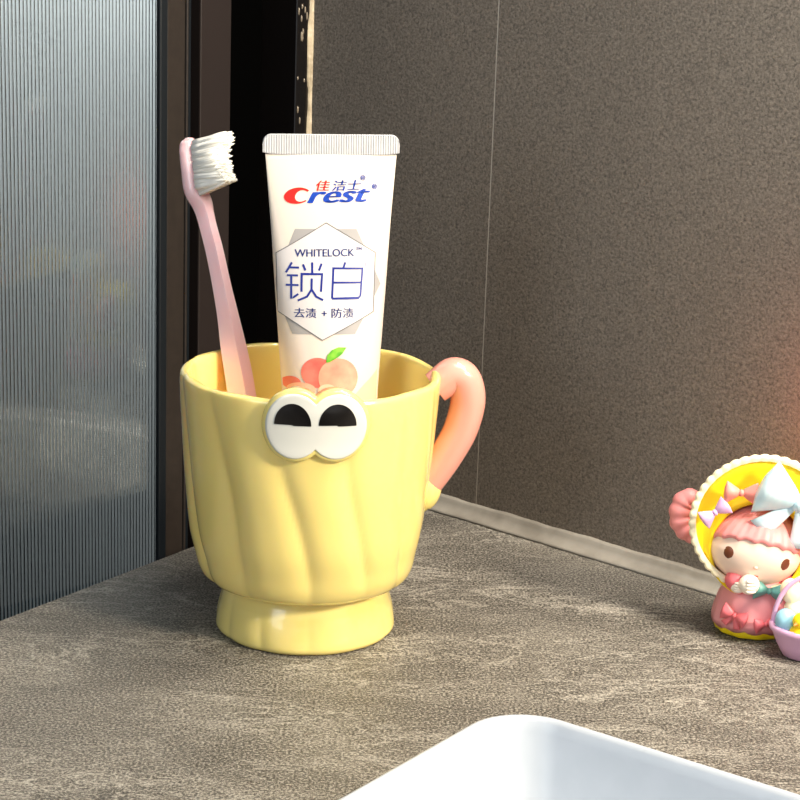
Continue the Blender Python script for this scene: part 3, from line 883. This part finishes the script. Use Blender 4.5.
def bow(c, size, rot, m, parent, name='bow', yaw=0.0, tails=True, squash=1.0, M0=None, m2=None):
    """two pleated loops, a knot and two tails; built flat in xz, front at -y"""
    M = (M0 or Matrix.Identity(4)) @ Matrix.Translation(c) @ Matrix.Rotation(yaw, 4, 'Z') @ Matrix.Rotation(rot, 4, 'Y')
    bm = bmesh.new()
    for sx in (-1, 1):
        rows = []
        for i in range(9):
            t = i / 8
            hh = size * (0.16 + 0.50 * t ** 0.8) * squash; th = size * (0.14 + 0.16 * sin(pi * min(1, t * 0.9)))
            if i == 8: hh *= 0.93; th *= 0.6
            row = []
            for k in range(20):
                a = 2 * pi * k / 20
                pl = 1 + 0.16 * cos(4 * a) * t
                row.append(Vector((sx * size * (0.08 + 0.92 * t - 0.10 * t * cos(a) ** 4 * (1 if i == 8 else 0)), th * sin(a) * pl - size * 0.12 * t, hh * cos(a) * pl)))
            rows.append(row)
        grid(rows, True, True, True, bm)
        if tails:
            rows = []
            for i in range(7):
                t = i / 6
                cx = sx * size * (0.08 + 0.45 * t); cz = -size * (0.1 + 0.85 * t); ww = size * (0.10 + 0.16 * t); th = size * 0.06
                dx = Vector((cos(0.5), 0, sx * 0.4))
                rows.append([Vector((cx, 0, cz)) + Vector((ww * cos(2 * pi * k / 12), th * sin(2 * pi * k / 12) - size * 0.04 * sin(3 * t), sx * 0.35 * ww * cos(2 * pi * k / 12))) for k in range(12)])
            grid(rows, True, True, True, bm)
    o = obj(name, bm, m, parent, M=M)
    kb = ball(Vector((0, -size * 0.08, 0)), (size * 0.17, size * 0.2, size * 0.22), 16, 10)
    obj('knot', kb, m2 or m, o, M=M)
    return o
def headpos(px, py, y):
    return D(px, py, y)
b1 = bow(headpos(734, 489, -0.0105), 0.0064, radians(2), P_coral, doll, tails=False)
b1['label'] = 'coral bow on the bonnet'
b2 = bow(headpos(707, 508, -0.0105), 0.0058, radians(-38), P_lilac, doll, tails=False); b2['label'] = 'lilac bow on the bonnet'
b3 = bow(headpos(793, 498, -0.0125), 0.0165, radians(24), P_sky, doll, tails=True, squash=0.95); b3['label'] = 'large pale blue bow on the bonnet'
# collar bow, sleeves, hands
bow(headpos(762, 585, -0.0118), 0.0060, radians(8), P_teal, doll, name='collar_bow', tails=False)['label'] = 'teal bow at the collar'
obj('sleeve', tube(cr([D(742, 586, -0.003), D(733, 580, -0.008), D(728, 575, -0.010)], 6), lambda t: 0.0030 + 0.0010 * t, 18), P_rose, doll)
obj('sleeve', tube(cr([D(782, 578, -0.004), D(793, 583, -0.009), D(800, 592, -0.013)], 6), lambda t: 0.0036 + 0.0008 * t, 18), P_rose, doll)
def mitt(c, rr, name, sgn):
    """small folded hand: palm, four short fingers and a thumb"""
    bm = bmesh.new()
    ball(c, (rr, rr * 0.9, rr * 1.0), 20, 14, bm=bm)
    for k in range(4):
        z_ = rr * (0.54 - 0.34 * k); w_ = 0.50 - 0.06 * abs(k - 1.4)
        tube([c + Vector((rr * x_ * sgn, -rr * y_, z_)) for x_, y_ in ((-0.25, 0.78), (0.1, 0.84), (w_, 0.66))], rr * 0.17, 10, bm=bm)
    tube([c + Vector((-rr * 0.45 * sgn, -rr * 0.55, rr * 0.3)), c + Vector((-rr * 0.1 * sgn, -rr * 0.62, rr * 0.78))], rr * 0.17, 10, bm=bm)
    return obj(name, bm, P_hand, doll, M=None)
mitt(D(740, 578, -0.0150), 0.0039, 'hand', 1)
mitt(D(730, 580, -0.0120), 0.0030, 'hand', -1)
# bows on the skirt
bow(D(726, 609, -0.0128), 0.0052, radians(16), P_rose, doll, name='skirt_bow', yaw=radians(-28), tails=True)['label'] = 'rose bow on the skirt'
bow(D(757, 617, -0.0150), 0.0046, radians(-12), P_rose, doll, name='skirt_bow', yaw=radians(8), tails=False)['label'] = 'rose bow on the skirt'
# basket with eggs and chick, rests on the counter at the doll's feet
BC = Vector((0.1872, -0.0150, 0.0))
KB = 1.25
n = 48
def bring(rx, z, ry=None): return [BC + KB * Vector((rx * cos(2 * pi * k / n), (ry or rx * 0.85) * sin(2 * pi * k / n), z)) for k in range(n)]
basket = obj('basket', grid([bring(0.0062, 0.0002), bring(0.0072, 0.0006), bring(0.0092, 0.0042), bring(0.0108, 0.0078), bring(0.0116, 0.0086), bring(0.0117, 0.0098), bring(0.0108, 0.0103), bring(0.0099, 0.0096), bring(0.0092, 0.0074), bring(0.006, 0.0070)], True, True, True), P_lav, doll)
arc = [BC + KB * Vector((0.0104 * cos(a), 0.002, 0.0095 + 0.0150 * sin(a))) for a in [pi * k / 20 for k in range(21)]]
obj('basket_handle', tube(arc, 0.0009, 10), P_lav, basket)
obj('egg', ball(BC + KB * Vector((-0.0072, -0.0018, 0.0112)), (0.0042, 0.0042, 0.0052), M=Matrix.Rotation(radians(-15), 4, 'Y')), P_egg, basket, label='pale blue egg')
obj('egg', ball(BC + KB * Vector((-0.0030, 0.0040, 0.0135)), (0.0050, 0.0045, 0.0042)), P_cream, basket, label='cream egg')
obj('egg', ball(BC + KB * Vector((-0.0050, 0.0045, 0.0185)), (0.0042, 0.0040, 0.0052), M=Matrix.Rotation(radians(-20), 4, 'Y')), P_cream, basket, label='cream egg')
obj('egg', ball(BC + KB * Vector((0.0052, -0.0030, 0.0108)), (0.0040, 0.0040, 0.0052)), P_pink, basket, label='pink egg')
cb = bmesh.new()
ball(BC + KB * Vector((-0.0036, -0.0058, 0.0095)), (0.0041, 0.0038, 0.0033), bm=cb)
ball(BC + KB * Vector((-0.0038, -0.0062, 0.0132)), 0.0032, bm=cb)
chick = obj('chick', cb, P_yel, basket, label='tiny yellow chick')
obj('beak', tube([BC + KB * Vector((-0.0056, -0.0080, 0.0130)), BC + KB * Vector((-0.0064, -0.0088, 0.0128))], lambda t: 0.0006 * (1.2 - t), 8), mat('beak_orange', srgb(240, 130, 50), 0.4), basket)

# ------------------------------------------------------------------ light
def area(name, loc, target, size, power, col, sy=None, spread=None):
    l = bpy.data.lights.new(name, 'AREA'); l.size = size; l.energy = power; l.color = col[:3]
    if spread: l.spread = radians(spread)
    if sy: l.shape = 'RECTANGLE'; l.size_y = sy
    o = bpy.data.objects.new(name, l); COL.objects.link(o); o.location = loc
    d = Vector(target) - Vector(loc); o.rotation_euler = d.to_track_quat('-Z', 'Y').to_euler()
    return o
area('vanity_lamp', (0.86, -0.62, 0.62), (0.03, 0.03, 0.06), 0.16, 15.0, (1.0, 0.87, 0.68))
area('mirror_lamp', (0.235, -0.06, 0.46), (0.16, 0.07, 0.12), 0.05, 2.2, (1.0, 0.90, 0.76), sy=0.35)
area('ceiling_lamp', (0.32, -0.18, 0.95), (0.12, 0.08, 0.05), 0.4, 3.5, (1.0, 0.93, 0.82))
area('window_light', (-0.9, -1.2, 0.6), (0.0, 0.0, 0.05), 0.7, 5.0, (0.80, 0.92, 1.0))
area('shower_lamp', tuple(W - NL * 0.60 + DL * 0.20 + Vector((0, 0, 0.78))), tuple(W - NL * 1.0 + DL * 0.40 + Vector((0, 0, 0.50))), 0.35, 8.5, (0.97, 0.98, 1.0), spread=110)
area('red_wall_glow', (0.2025, -0.0195, 0.085), (0.2223, 0.0030, 0.085), 0.025, 0.07, (1.0, 0.25, 0.15))  # added red source out of view, only to tint the tiled wall
w = bpy.data.worlds.new('world'); SC.world = w; w.use_nodes = True
w.node_tree.nodes['Background'].inputs['Color'].default_value = (0.95, 0.97, 1.0, 1)
w.node_tree.nodes['Background'].inputs['Strength'].default_value = 0.5
